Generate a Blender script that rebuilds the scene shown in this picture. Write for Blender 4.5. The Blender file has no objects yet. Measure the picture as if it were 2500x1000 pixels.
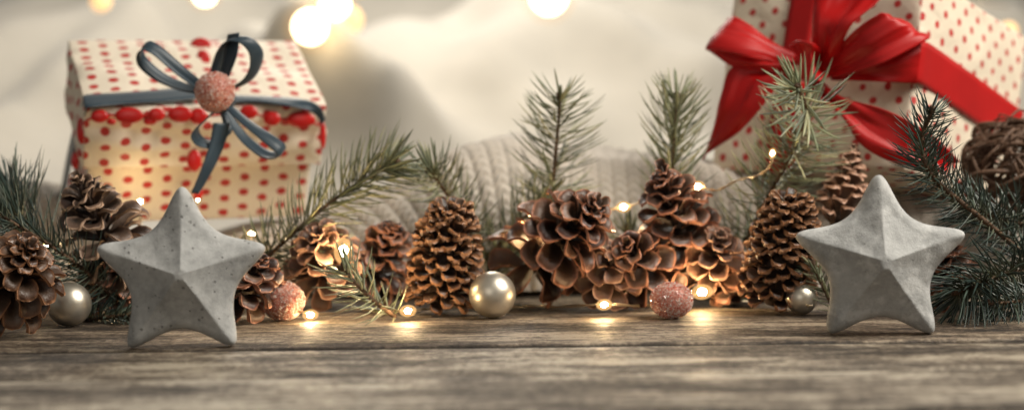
import bpy, math, random
import numpy as np
from mathutils import Vector, Matrix, noise

random.seed(7)
rng = np.random.default_rng(7)
scene = bpy.context.scene
COL = scene.collection

# ------------------------------------------------------------------ camera
F = 4583.0                                   # focal length in photo pixels (2500 wide)
CAM = Vector((0.0, -0.90, 0.11))
PITCH = math.atan(227.0 / F)
ROLL = math.radians(0.70)
fwd = Vector((0, math.cos(PITCH), -math.sin(PITCH)))
r0 = Vector((1, 0, 0))
u0 = r0.cross(fwd)
right = (r0 * math.cos(ROLL) - u0 * math.sin(ROLL)).normalized()
up = right.cross(fwd).normalized()
cam_data = bpy.data.cameras.new('camera')
cam = bpy.data.objects.new('camera', cam_data)
COL.objects.link(cam)
cam.matrix_world = Matrix(((right.x, up.x, -fwd.x, CAM.x), (right.y, up.y, -fwd.y, CAM.y),
                           (right.z, up.z, -fwd.z, CAM.z), (0, 0, 0, 1)))
cam_data.sensor_fit = 'HORIZONTAL'
cam_data.sensor_width = 36.0
cam_data.lens = 36.0 * F / 2500.0
cam_data.clip_start = 0.02
cam_data.clip_end = 20
cam_data.dof.use_dof = True
cam_data.dof.focus_distance = 0.95
cam_data.dof.aperture_fstop = 4.9
scene.camera = cam

# ------------------------------------------------------------------ world, lamps, exposure
world = bpy.data.worlds.new('World')
scene.world = world
world.use_nodes = True
bg = world.node_tree.nodes['Background']
bg.inputs[0].default_value = (1.0, 0.93, 0.82, 1)
bg.inputs[1].default_value = 0.17


def area_lamp(name, loc, target, size, energy, color):
    d = bpy.data.lights.new(name, 'AREA')
    d.shape = 'RECTANGLE'
    d.size, d.size_y = size
    d.energy = energy
    d.color = color
    o = bpy.data.objects.new(name, d)
    COL.objects.link(o)
    o.location = loc
    o.rotation_euler = (Vector(target) - Vector(loc)).to_track_quat('-Z', 'Y').to_euler()
    return o


area_lamp('window_lamp', (0.82, -0.20, 0.98), (0, 0.06, 0.05), (0.5, 0.7), 25.0, (1.0, 0.93, 0.82))
area_lamp('backdrop_fill', (-0.10, 1.06, 0.62), (-0.06, 1.00, 0.05), (0.40, 0.30), 4.8, (1.0, 0.93, 0.82))  # added light that brightens the blanket behind, no real source
area_lamp('front_fill', (-0.55, -1.7, 0.75), (0, 0.1, 0.05), (1.0, 0.8), 3.2, (1.0, 0.93, 0.82))  # soft fill added from behind the camera
scene.view_settings.view_transform = 'Standard'
scene.view_settings.look = 'None'
scene.view_settings.exposure = 0.0
scene.view_settings.gamma = 1.0
scene.view_settings.use_curve_mapping = False
scene.render.engine = 'CYCLES'
scene.cycles.use_denoising = True
scene.cycles.sample_clamp_indirect = 4.0
scene.cycles.max_bounces = 8


# ------------------------------------------------------------------ helpers
def at(px, py, d):
    """point seen at a photo pixel, d metres in front of the lens"""
    return CAM + (right * ((px - 1250) / F) + up * ((500 - py) / F) + fwd) * d


def on_table(px, py):
    v = right * ((px - 1250) / F) + up * ((500 - py) / F) + fwd
    return CAM + v * (-CAM.z / v.z)


def empty(name, loc, label, cat, group=None):
    o = bpy.data.objects.new(name, None)
    o.empty_display_size = 0.01
    COL.objects.link(o)
    o.location = loc
    tag(o, label, cat, group)
    return o


def tag(o, label=None, cat=None, group=None, kind=None):
    if label: o['label'] = label
    if cat: o['category'] = cat
    if group: o['group'] = group
    if kind: o['kind'] = kind
    return o


class MB:
    def __init__(self):
        self.v, self.f, self.a, self.uv = [], [], [], None

    def add(self, verts, faces, attr=None):
        b = len(self.v)
        self.v.extend([tuple(p) for p in verts])
        self.f.extend([tuple(i + b for i in f) for f in faces])
        if attr is None: attr = [(0, 0, 0)] * len(verts)
        self.a.extend(attr)

    def build(self, name, mat, parent=None, origin=None, smooth=True, subsurf=0, solid=0.0):
        org = Vector(origin) if origin is not None else Vector((0, 0, 0))
        me = bpy.data.meshes.new(name)
        V = np.array(self.v, dtype=float) - np.array(org)
        me.from_pydata(V.tolist(), [], self.f)
        at_ = me.attributes.new('info', 'FLOAT_VECTOR', 'POINT')
        at_.data.foreach_set('vector', np.array(self.a, dtype=np.float32).ravel())
        if self.uv is not None:
            l = me.uv_layers.new(name='UVMap')
            l.data.foreach_set('uv', np.array(self.uv, dtype=np.float32).ravel())
        me.polygons.foreach_set('use_smooth', [smooth] * len(me.polygons))
        me.materials.append(mat)
        me.update()
        o = bpy.data.objects.new(name, me)
        COL.objects.link(o)
        if parent is not None: o.parent = parent
        else: o.location = org
        if solid:
            m = o.modifiers.new('solid', 'SOLIDIFY'); m.thickness = solid; m.offset = 0
        if subsurf:
            m = o.modifiers.new('sub', 'SUBSURF'); m.levels = subsurf; m.render_levels = subsurf
        return o


def catmull(P, n):
    P = [np.array(p, float) for p in P]
    if len(P) == 2:
        return [P[0] + (P[1] - P[0]) * t for t in np.linspace(0, 1, n)]
    Q = [2 * P[0] - P[1]] + P + [2 * P[-1] - P[-2]]
    out = []
    m = len(P) - 1
    for k in range(n):
        x = k / (n - 1) * m
        i = min(int(x), m - 1)
        t = x - i
        p0, p1, p2, p3 = Q[i:i + 4]
        out.append(.5 * ((2 * p1) + (-p0 + p2) * t + (2 * p0 - 5 * p1 + 4 * p2 - p3) * t * t
                         + (-p0 + 3 * p1 - 3 * p2 + p3) * t ** 3))
    return out


def tube(mb, pts, rad, sides=6, attr=(0, 0, 0), cap=True):
    pts = [Vector(p) for p in pts]
    n = len(pts)
    rad = rad if hasattr(rad, '__len__') else [rad] * n
    vs, fs = [], []
    ref = None
    for i, p in enumerate(pts):
        t = (pts[min(i + 1, n - 1)] - pts[max(i - 1, 0)]).normalized()
        if ref is None:
            ref = t.orthogonal().normalized()
        ref = (ref - t * ref.dot(t))
        ref = ref.normalized() if ref.length > 1e-9 else t.orthogonal().normalized()
        b = t.cross(ref)
        for k in range(sides):
            a = 2 * math.pi * k / sides
            vs.append(p + (ref * math.cos(a) + b * math.sin(a)) * rad[i])
    for i in range(n - 1):
        for k in range(sides):
            k2 = (k + 1) % sides
            fs.append((i * sides + k, i * sides + k2, (i + 1) * sides + k2, (i + 1) * sides + k))
    if cap:
        fs.append(tuple(range(sides - 1, -1, -1)))
        fs.append(tuple((n - 1) * sides + k for k in range(sides)))
    mb.add(vs, fs, [attr] * len(vs))


def ellipsoid(mb, c, ax, ay, az, nu=20, nv=12, attr=(0, 0, 0)):
    """axes given as vectors"""
    c = Vector(c); vs = []; fs = []
    vs.append(c + az)
    for j in range(1, nv):
        th = math.pi * j / nv
        for i in range(nu):
            ph = 2 * math.pi * i / nu
            vs.append(c + ax * (math.sin(th) * math.cos(ph)) + ay * (math.sin(th) * math.sin(ph)) + az * math.cos(th))
    vs.append(c - az)
    for i in range(nu):
        fs.append((0, 1 + i, 1 + (i + 1) % nu))
        b = 1 + (nv - 2) * nu
        fs.append((len(vs) - 1, b + (i + 1) % nu, b + i))
    for j in range(nv - 2):
        for i in range(nu):
            a = 1 + j * nu
            fs.append((a + i, a + nu + i, a + nu + (i + 1) % nu, a + (i + 1) % nu))
    mb.add(vs, fs, [attr] * len(vs))


def ball(mb, c, r, nu=48, nv=28):
    ellipsoid(mb, c, Vector((r, 0, 0)), Vector((0, r, 0)), Vector((0, 0, r)), nu, nv)


def grid_faces(nr, nc):
    return [(i * nc + j, i * nc + j + 1, (i + 1) * nc + j + 1, (i + 1) * nc + j)
            for i in range(nr - 1) for j in range(nc - 1)]


def strip(mb, A, B, n=28, nc=5, bulge=0.0, wob=0.0, seed=0):
    """ribbon surface between two edge paths"""
    A = catmull(A, n); B = catmull(B, n)
    vs = []
    for i in range(n):
        t = Vector(A[min(i + 1, n - 1)] - A[max(i - 1, 0)])
        s = Vector(B[i] - A[i])
        nn = t.cross(s)
        nn = nn.normalized() if nn.length > 1e-9 else Vector((0, -1, 0))
        for j in range(nc):
            u = j / (nc - 1)
            p = Vector(A[i]) * (1 - u) + Vector(B[i]) * u
            k = bulge * 4 * u * (1 - u)
            if wob:
                cr = noise.noise(Vector((u * 7 + seed * 5.3, i / n * .8, seed + 21)))
                k -= wob * .05 * (1 - min(1, abs(cr) * 5))
                k += wob * .03 * noise.noise(Vector((u * 12 + seed, i / n * 7, seed + 3)))
                k += wob * noise.noise(Vector((u * 2.2 + seed * 7.1, i / n * 1.6, seed)))
                k += wob * .18 * noise.noise(Vector((u * 6 + seed * 3.1, i / n * 2.5, seed + 9)))
            vs.append(p + nn * k)
    mb.add(vs, grid_faces(n, nc))


def path_strip(mb, P, s, n=36, nc=4, seed=0):
    """ribbon along a path: ruling direction s, pinched at the ends and slightly twisted"""
    C = [Vector(p) for p in catmull([Vector(p) for p in P], 26)]
    A, B = [], []
    for i, c in enumerate(C):
        t = i / 25
        tg = (C[min(i + 1, 25)] - C[max(i - 1, 0)]).normalized()
        w = .55 + .5 * math.sin(math.pi * t) ** .6
        q = Matrix.Rotation(.42 * noise.noise(Vector((t * 3.1, seed * 4.7, 1.3))), 3, tg) @ Vector(s)
        A.append(c - q * (.5 * w)); B.append(c + q * (.5 * w))
    strip(mb, A, B, n, nc, .0005, .0007, seed)


# ------------------------------------------------------------------ materials
def new_mat(name):
    m = bpy.data.materials.new(name)
    m.use_nodes = True
    nt = m.node_tree
    return m, nt, nt.nodes['Principled BSDF']


def N(nt, typ, **kw):
    n = nt.nodes.new(typ)
    for k, v in kw.items(): setattr(n, k, v)
    return n


def L(nt, a, b): nt.links.new(a, b)


def ramp(nt, fac, stops, interp='LINEAR'):
    r = N(nt, 'ShaderNodeValToRGB')
    r.color_ramp.interpolation = interp
    el = r.color_ramp.elements
    while len(el) < len(stops): el.new(0.5)
    for e, (p, c) in zip(el, stops):
        e.position = p
        e.color = (*c, 1)
    if fac is not None: L(nt, fac, r.inputs[0])
    return r


def math_n(nt, op, a, b=None, c=None):
    n = N(nt, 'ShaderNodeMath', operation=op)
    for i, x in enumerate((a, b, c)):
        if x is None: continue
        if isinstance(x, (int, float)): n.inputs[i].default_value = x
        else: L(nt, x, n.inputs[i])
    return n.outputs[0]


def mixc(nt, fac, a, b, mode='MIX'):
    n = N(nt, 'ShaderNodeMix', data_type='RGBA', blend_type=mode)
    for s, x in ((n.inputs[0], fac), (n.inputs[6], a), (n.inputs[7], b)):
        if isinstance(x, (int, float)): s.default_value = x
        elif isinstance(x, tuple): s.default_value = (*x, 1)
        else: L(nt, x, s)
    return n.outputs[2]


def tex_noise(nt, vec, scale, detail=4, rough=.55, dist=0.0):
    n = N(nt, 'ShaderNodeTexNoise')
    n.inputs['Scale'].default_value = scale
    n.inputs['Detail'].default_value = detail
    n.inputs['Roughness'].default_value = rough
    n.inputs['Distortion'].default_value = dist
    if vec is not None: L(nt, vec, n.inputs['Vector'])
    return n.outputs['Fac']


def mapping(nt, vec, scale=(1, 1, 1), loc=(0, 0, 0), rot=(0, 0, 0)):
    n = N(nt, 'ShaderNodeMapping')
    n.inputs['Scale'].default_value = scale
    n.inputs['Location'].default_value = loc
    n.inputs['Rotation'].default_value = rot
    L(nt, vec, n.inputs['Vector'])
    return n.outputs[0]


def bump(nt, height, dist, strength, bsdf, prev=None):
    b = N(nt, 'ShaderNodeBump')
    b.inputs['Distance'].default_value = dist
    b.inputs['Strength'].default_value = strength
    L(nt, height, b.inputs['Height'])
    if prev is not None: L(nt, prev, b.inputs['Normal'])
    if bsdf is not None: L(nt, b.outputs[0], bsdf.inputs['Normal'])
    return b.outputs[0]


def info(nt):
    a = N(nt, 'ShaderNodeAttribute', attribute_name='info')
    s = N(nt, 'ShaderNodeSeparateXYZ')
    L(nt, a.outputs['Vector'], s.inputs[0])
    return s.outputs


def geo_pos(nt):
    return N(nt, 'ShaderNodeTexCoord').outputs['Object']


def mat_wood():
    m, nt, p = new_mat('weathered_wood')
    co = geo_pos(nt)
    inf = info(nt)
    off = N(nt, 'ShaderNodeCombineXYZ')
    L(nt, math_n(nt, 'MULTIPLY', inf[0], 3.7), off.inputs[0])
    L(nt, math_n(nt, 'MULTIPLY', inf[0], 1.3), off.inputs[1])
    add = N(nt, 'ShaderNodeVectorMath', operation='ADD')
    L(nt, co, add.inputs[0]); L(nt, off.outputs[0], add.inputs[1])
    warpn = tex_noise(nt, mapping(nt, add.outputs[0], (5, 14, 5)), 1.0, 3)
    w = N(nt, 'ShaderNodeCombineXYZ')
    L(nt, math_n(nt, 'MULTIPLY', math_n(nt, 'SUBTRACT', warpn, .5), .022), w.inputs[1])
    add2 = N(nt, 'ShaderNodeVectorMath', operation='ADD')
    L(nt, add.outputs[0], add2.inputs[0]); L(nt, w.outputs[0], add2.inputs[1])
    v = add2.outputs[0]
    broad = tex_noise(nt, mapping(nt, v, (7, 26, 10)), 1.0, 5, .6)
    med = tex_noise(nt, mapping(nt, v, (30, 120, 60)), 1.0, 5, .7)
    fine = tex_noise(nt, mapping(nt, v, (260, 170, 200)), 1.0, 5, .8)
    blot = tex_noise(nt, mapping(nt, v, (40, 55, 9)), 1.0, 5, .65)
    s = math_n(nt, 'ADD', math_n(nt, 'MULTIPLY', broad, .62), math_n(nt, 'MULTIPLY', med, .36))
    s = math_n(nt, 'ADD', s, math_n(nt, 'MULTIPLY', fine, .40))
    s = math_n(nt, 'ADD', s, math_n(nt, 'MULTIPLY', blot, .22))
    c = ramp(nt, s, [(.68, (.020, .014, .009)), (.75, (.075, .058, .042)), (.815, (.20, .166, .128)), (.885, (.48, .43, .35))])
    cr = tex_noise(nt, mapping(nt, v, (16, 110, 50), (3.3, 0, 0)), 1.0, 3, .5)
    crk = ramp(nt, cr, [(.62, (0, 0, 0)), (.67, (1, 1, 1))])
    col = mixc(nt, math_n(nt, 'MULTIPLY', crk.outputs[0], .75), c.outputs[0], (.022, .016, .012))
    tint = ramp(nt, inf[0], [(0, (.64, .55, .47)), (.5, (.80, .77, .73)), (1, (.88, .87, .85))])
    col = mixc(nt, 1.0, col, tint.outputs[0], 'MULTIPLY')
    col = mixc(nt, math_n(nt, 'MULTIPLY', inf[1], .85), col, (.012, .009, .007))
    L(nt, col, p.inputs['Base Color'])
    rr = N(nt, 'ShaderNodeMapRange')
    L(nt, s, rr.inputs[0])
    rr.inputs[1].default_value = .55; rr.inputs[2].default_value = .95
    rr.inputs[3].default_value = .78; rr.inputs[4].default_value = .48
    L(nt, rr.outputs[0], p.inputs['Roughness'])
    h = math_n(nt, 'SUBTRACT', s, math_n(nt, 'MULTIPLY', crk.outputs[0], .35))
    bump(nt, h, .0035, .9, p)
    return m


def mat_concrete(seed, mottled):
    m, nt, p = new_mat('cast_concrete')
    co = geo_pos(nt)
    co = mapping(nt, co, loc=(seed, seed * .7, seed * .3))
    n1 = tex_noise(nt, co, 45, 6, .6)
    n2 = tex_noise(nt, co, 260, 6, .7)
    n3 = tex_noise(nt, co, 1300, 3, .6)
    s = math_n(nt, 'ADD', math_n(nt, 'MULTIPLY', n1, .6), math_n(nt, 'MULTIPLY', n2, .4))
    k = 1.0 if not mottled else 1.35
    c = ramp(nt, s, [(.5 - .14 * k, (.24, .245, .243)), (.5, (.365, .371, .367)), (.5 + .13 * k, (.48, .486, .48))])
    vor = N(nt, 'ShaderNodeTexVoronoi', feature='F1')
    vor.inputs['Scale'].default_value = 520
    L(nt, co, vor.inputs['Vector'])
    dist = vor.outputs['Distance']
    sep = N(nt, 'ShaderNodeSeparateColor')
    L(nt, vor.outputs['Color'], sep.inputs[0])
    rad = math_n(nt, 'MULTIPLY', math_n(nt, 'MAXIMUM', math_n(nt, 'SUBTRACT', sep.outputs[0], 0.74 if not mottled else .86), 0.0), 1.45)
    pit = N(nt, 'ShaderNodeMapRange', interpolation_type='SMOOTHSTEP')
    L(nt, math_n(nt, 'SUBTRACT', rad, dist), pit.inputs[0])
    pit.inputs[1].default_value = -.04; pit.inputs[2].default_value = .10
    pits = pit.outputs[0]
    col = c.outputs[0]
    if mottled:
        b = tex_noise(nt, mapping(nt, co, loc=(5, 2, 1)), 95, 5, .65)
        patch = ramp(nt, b, [(.50, (0, 0, 0)), (.60, (1, 1, 1))])
        col = mixc(nt, math_n(nt, 'MULTIPLY', patch.outputs[0], .4), col, (.64, .645, .635))
    col = mixc(nt, math_n(nt, 'MULTIPLY', pits, .4), col, (.08, .075, .068))  # shade inside the pits put into the colour
    L(nt, col, p.inputs['Base Color'])
    p.inputs['Roughness'].default_value = .82
    b1 = bump(nt, math_n(nt, 'ADD', math_n(nt, 'MULTIPLY', n2, .7), math_n(nt, 'MULTIPLY', n3, .3)), .0006 if not mottled else .0010, .8, None)
    bump(nt, math_n(nt, 'MULTIPLY', pits, -1.0), .0012, 1.0, p, b1)
    return m


def mat_paper(cell_x, cell_y, rx, ry, second_y, base=(.78, .69, .56)):
    m, nt, p = new_mat('dotted_kraft_paper')
    uv = N(nt, 'ShaderNodeUVMap').outputs[0]
    wn = N(nt, 'ShaderNodeTexNoise'); wn.inputs['Scale'].default_value = 90
    L(nt, uv, wn.inputs['Vector'])
    sub = N(nt, 'ShaderNodeVectorMath', operation='SUBTRACT'); L(nt, wn.outputs['Color'], sub.inputs[0]); sub.inputs[1].default_value = (.5, .5, .5)
    sc = N(nt, 'ShaderNodeVectorMath', operation='SCALE'); L(nt, sub.outputs[0], sc.inputs[0]); sc.inputs['Scale'].default_value = .0022
    ad = N(nt, 'ShaderNodeVectorMath', operation='ADD'); L(nt, uv, ad.inputs[0]); L(nt, sc.outputs[0], ad.inputs[1])
    sep = N(nt, 'ShaderNodeSeparateXYZ'); L(nt, ad.outputs[0], sep.inputs[0])

    def dots(ox, oy):
        fx = math_n(nt, 'SUBTRACT', math_n(nt, 'FRACT', math_n(nt, 'ADD', math_n(nt, 'DIVIDE', sep.outputs[0], cell_x), ox)), .5)
        fy = math_n(nt, 'SUBTRACT', math_n(nt, 'FRACT', math_n(nt, 'ADD', math_n(nt, 'DIVIDE', sep.outputs[1], cell_y), oy)), .5)
        dx = math_n(nt, 'MULTIPLY', fx, cell_x / rx); dy = math_n(nt, 'MULTIPLY', fy, cell_y / ry)
        return math_n(nt, 'SQRT', math_n(nt, 'ADD', math_n(nt, 'MULTIPLY', dx, dx), math_n(nt, 'MULTIPLY', dy, dy)))
    d = math_n(nt, 'MINIMUM', dots(0, 0), dots(.5, second_y))
    mr = N(nt, 'ShaderNodeMapRange'); L(nt, d, mr.inputs[0])
    mr.inputs[1].default_value = 1.08; mr.inputs[2].default_value = .92
    fib = tex_noise(nt, uv, 420, 4, .7)
    cl = tex_noise(nt, uv, 40, 3, .5)
    paper = mixc(nt, fib, tuple(x * .88 for x in base), tuple(min(1, x * 1.06) for x in base))
    red = mixc(nt, cl, (.40, .022, .020), (.52, .035, .030))
    L(nt, mixc(nt, mr.outputs[0], paper, red), p.inputs['Base Color'])
    p.inputs['Roughness'].default_value = .6
    wr = tex_noise(nt, uv, 28, 3, .5, .6)
    b1 = bump(nt, wr, .006, .55, None)
    bump(nt, fib, .0003, .5, p, b1)
    return m


def mat_satin(name, c, rough=.34, sheen=.25, aniso=.5, var=.25):
    m, nt, p = new_mat(name)
    co = geo_pos(nt)
    n = tex_noise(nt, co, 35, 3)
    col = mixc(nt, n, tuple(x * (1 - var) for x in c), tuple(min(1, x * (1 + var)) for x in c))
    L(nt, col, p.inputs['Base Color'])
    p.inputs['Roughness'].default_value = rough
    p.inputs['Anisotropic'].default_value = aniso
    p.inputs['Sheen Weight'].default_value = sheen
    p.inputs['Specular IOR Level'].default_value = .3
    weave = tex_noise(nt, mapping(nt, co, (1, 1, 1)), 900, 2)
    bump(nt, weave, .0002, .35, p)
    return m


def mat_cone(dark, mid, lite, rough=.42):
    m, nt, p = new_mat('pine_cone_scale')
    inf = info(nt)
    co = geo_pos(nt)
    n = tex_noise(nt, co, 260, 5, .65)
    n2 = tex_noise(nt, co, 900, 3, .6)
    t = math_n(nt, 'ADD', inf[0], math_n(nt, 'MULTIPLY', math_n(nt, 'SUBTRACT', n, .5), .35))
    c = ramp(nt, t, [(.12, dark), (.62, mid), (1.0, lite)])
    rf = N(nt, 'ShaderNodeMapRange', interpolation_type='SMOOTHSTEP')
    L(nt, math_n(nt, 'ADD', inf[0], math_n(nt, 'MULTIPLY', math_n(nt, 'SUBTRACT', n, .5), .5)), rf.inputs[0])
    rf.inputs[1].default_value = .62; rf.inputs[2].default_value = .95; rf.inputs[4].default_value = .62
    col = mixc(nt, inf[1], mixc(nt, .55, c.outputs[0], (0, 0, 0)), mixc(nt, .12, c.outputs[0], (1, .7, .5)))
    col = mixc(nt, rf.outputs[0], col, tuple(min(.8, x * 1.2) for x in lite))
    L(nt, col, p.inputs['Base Color'])
    p.inputs['Roughness'].default_value = rough
    bump(nt, math_n(nt, 'ADD', n, math_n(nt, 'MULTIPLY', n2, .5)), .0009, .7, p)
    return m


def mat_needle(dark, mid, tip):
    m, nt, p = new_mat('fir_needle')
    inf = info(nt)
    c = ramp(nt, inf[1], [(.1, dark), (.6, mid), (1.0, tip)])
    base = mixc(nt, math_n(nt, 'MULTIPLY', math_n(nt, 'SUBTRACT', 1.0, inf[0]), .35), c.outputs[0], (.22, .17, .06))
    L(nt, base, p.inputs['Base Color'])
    p.inputs['Roughness'].default_value = .38
    p.inputs['Subsurface Weight'].default_value = 0.0
    return m


def mat_bark():
    m, nt, p = new_mat('twig_bark')
    co = geo_pos(nt)
    n = tex_noise(nt, co, 420, 5, .7)
    c = ramp(nt, n, [(.35, (.05, .026, .014)), (.7, (.19, .105, .055))])
    L(nt, c.outputs[0], p.inputs['Base Color'])
    p.inputs['Roughness'].default_value = .7
    bump(nt, n, .0015, .9, p)
    return m


def mat_simple(name, c, rough=.5, metal=0.0, noise_scale=None, bump_d=0.0, **kw):
    m, nt, p = new_mat(name)
    co = geo_pos(nt)
    if noise_scale:
        n = tex_noise(nt, co, noise_scale, 5)
        L(nt, mixc(nt, n, tuple(x * .75 for x in c), tuple(min(1, x * 1.25) for x in c)), p.inputs['Base Color'])
        if bump_d: bump(nt, n, bump_d, .8, p)
    else:
        p.inputs['Base Color'].default_value = (*c, 1)
    p.inputs['Roughness'].default_value = rough
    p.inputs['Metallic'].default_value = metal
    for k, v in kw.items():
        p.inputs[k.replace('_', ' ')].default_value = v
    return m


def mat_glow(name, c, strength):
    m, nt, p = new_mat(name)
    p.inputs['Base Color'].default_value = (*c, 1)
    p.inputs['Emission Color'].default_value = (*c, 1)
    p.inputs['Emission Strength'].default_value = strength
    return m


def mat_sugar(stops):
    m, nt, p = new_mat('sugar_glitter')
    inf = info(nt)
    c = ramp(nt, inf[0], stops)
    L(nt, c.outputs[0], p.inputs['Base Color'])
    p.inputs['Roughness'].default_value = .16
    p.inputs['Transmission Weight'].default_value = .25
    p.inputs['Specular IOR Level'].default_value = .8
    return m


def mat_silver():
    m, nt, p = new_mat('pearly_silver')
    co = geo_pos(nt)
    n = tex_noise(nt, co, 120, 4, .6)
    n2 = tex_noise(nt, co, 1200, 2, .6)
    L(nt, mixc(nt, n, (.58, .53, .44), (.70, .65, .56)), p.inputs['Base Color'])
    p.inputs['Metallic'].default_value = .9
    L(nt, math_n(nt, 'ADD', math_n(nt, 'MULTIPLY', n, .12), .31), p.inputs['Roughness'])
    bump(nt, n2, .0002, .25, p)
    return m


M_wood = mat_wood()
M_star_a = mat_concrete(0.0, False)
M_star_b = mat_concrete(3.1, True)
M_paper_a = mat_paper(.0240, .0104, .0030, .0025, .60)
M_paper_b = mat_paper(.0170, .0170, .0024, .0024, .5, (.72, .63, .50))
M_blue = mat_satin('slate_blue_satin', (.028, .047, .064), .4, .1, 0)
M_red = mat_satin('red_satin', (.38, .005, .005), .43, .0, .6, .15)
M_redband = mat_satin('red_satin_band', (.38, .007, .007), .45, .0)
M_disc = mat_simple('red_gloss', (.50, .012, .010), .28, 0, 60)
M_cone = mat_cone((.018, .005, .0025), (.105, .029, .014), (.44, .19, .115), .36)
M_cone_grey = mat_cone((.020, .008, .005), (.080, .036, .023), (.38, .25, .17), .45)
M_cone_dense = mat_cone((.016, .005, .002), (.090, .028, .011), (.36, .17, .08), .33)
M_cone_pink = mat_cone((.040, .012, .006), (.20, .068, .035), (.52, .30, .20), .45)
M_core = mat_simple('cone_core', (.035, .018, .011), .8, 0, 300, .001)
M_needle = mat_needle((.075, .095, .058), (.19, .215, .13), (.44, .43, .25))
M_needle_dark = mat_needle((.013, .026, .022), (.036, .060, .050), (.11, .15, .115))
M_needle_blue = mat_needle((.10, .125, .085), (.24, .275, .17), (.48, .475, .29))
M_bark = mat_bark()
M_silver = mat_silver()
M_sugar = mat_sugar([(0, (.55, .12, .08)), (.25, (.72, .32, .24)), (.5, (.82, .54, .45)), (1, (.93, .85, .78))])
M_sugar_pink = mat_sugar([(0, (.66, .24, .17)), (.25, (.80, .46, .36)), (.55, (.87, .66, .56)), (1, (.94, .88, .82))])
M_sugar_core = mat_simple('red_candy', (.60, .22, .16), .4, 0, 200)
M_wire = mat_simple('champagne_wire', (.72, .58, .40), .3, .9)
M_bulb = mat_glow('warm_led', (1.0, .70, .36), 620)
def mat_halo(name='resin_halo', strength=1.7, mix=.28):
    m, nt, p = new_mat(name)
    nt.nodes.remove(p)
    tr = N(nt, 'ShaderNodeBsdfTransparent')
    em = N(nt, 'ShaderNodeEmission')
    em.inputs[0].default_value = (1.0, .55, .20, 1); em.inputs[1].default_value = strength  # amber emission stands in for the halo around a bulb
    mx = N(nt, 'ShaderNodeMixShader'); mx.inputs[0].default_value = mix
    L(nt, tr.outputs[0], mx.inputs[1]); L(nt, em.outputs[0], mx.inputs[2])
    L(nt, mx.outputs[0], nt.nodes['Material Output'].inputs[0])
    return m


M_resin_halo = mat_halo()
M_halo_shell = mat_halo('amber_halo', 1.1, .10)  # faint glow for the shells round the far globes
M_bulb_big = mat_glow('warm_globe', (1.0, .78, .46), 9)
M_bulb_dim = mat_glow('amber_globe', (1.0, .62, .28), .95)
M_vine = mat_simple('dry_vine', (.105, .055, .030), .6, 0, 200, .002)
M_drape = mat_simple('white_fleece', (.40, .375, .33), .9, 0, 9, .004, Sheen_Weight=.3)
M_knit = mat_simple('oatmeal_wool', (.46, .415, .36), .95, 0, 60, .0, Sheen_Weight=.4)


# ------------------------------------------------------------------ setting: table top
def build_table():
    mb = MB()
    edges = [-.60, -.50, -.400, -.312, -.208, -.1085, -.0135, .125, .235, .34, .45, .56]
    for i in range(len(edges) - 1):
        y0, y1 = edges[i], edges[i + 1]
        r = random.random()
        dz = -.0003 if y0 > -.02 else (-.0010 if y0 > -.11 else -.0024 - random.random() * .001)
        if -.02 < y0 < .1: r = .12
        elif -.11 < y0 < -.02: r = .55
        elif -.21 < y0 < -.11: r = .9; dz = -.0011
        g = .0005
        gb, gf = (.0024 if -.02 < y1 < 0 else g), (.0006 if -.02 < y0 < 0 else g)
        bb = .0035 if -.02 < y1 < 0 else .0022
        nx = 120
        prof = [(y0 + gf, -.025), (y0 + gf, -.0014), (y0 + gf + .0003, -.0004), (y0 + gf + .0012, 0), (y0 * .75 + y1 * .25, 0),
                (y0 * .5 + y1 * .5, .0002), (y0 * .25 + y1 * .75, 0), (y1 - gb - bb, 0), (y1 - gb - .0006, -.0009), (y1 - gb, -.0026), (y1 - gb, -.025)]
        vs = []
        for k in range(nx + 1):
            x = -1.3 + 2.6 * k / nx
            for (y, z) in prof:
                e = abs(y - y0) < .005 or abs(y - y1) < .005
                wob = .0009 * noise.noise(Vector((x * 14, i * 5.3, y > (y0 + y1) / 2))) if e else 0
                vs.append((x, y + wob, z + dz + (.0007 * noise.noise(Vector((x * 20, i * 3.7, 4))) if e and z > -.02 else 0)))
        n = len(prof)
        fs = [(k * n + j, k * n + j + 1, (k + 1) * n + j + 1, (k + 1) * n + j) for k in range(nx) for j in range(n - 1)]
        fs = [tuple(reversed(f)) for f in fs]
        mb.add(vs, fs, [(r, 1.0 if v[2] - dz < -.0011 else 0, 0) for v in vs])
    o = mb.build('wooden_table', M_wood, smooth=True)
    tag(o, 'weathered grey brown wooden plank table top under everything', 'table', kind='structure')


build_table()


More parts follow.
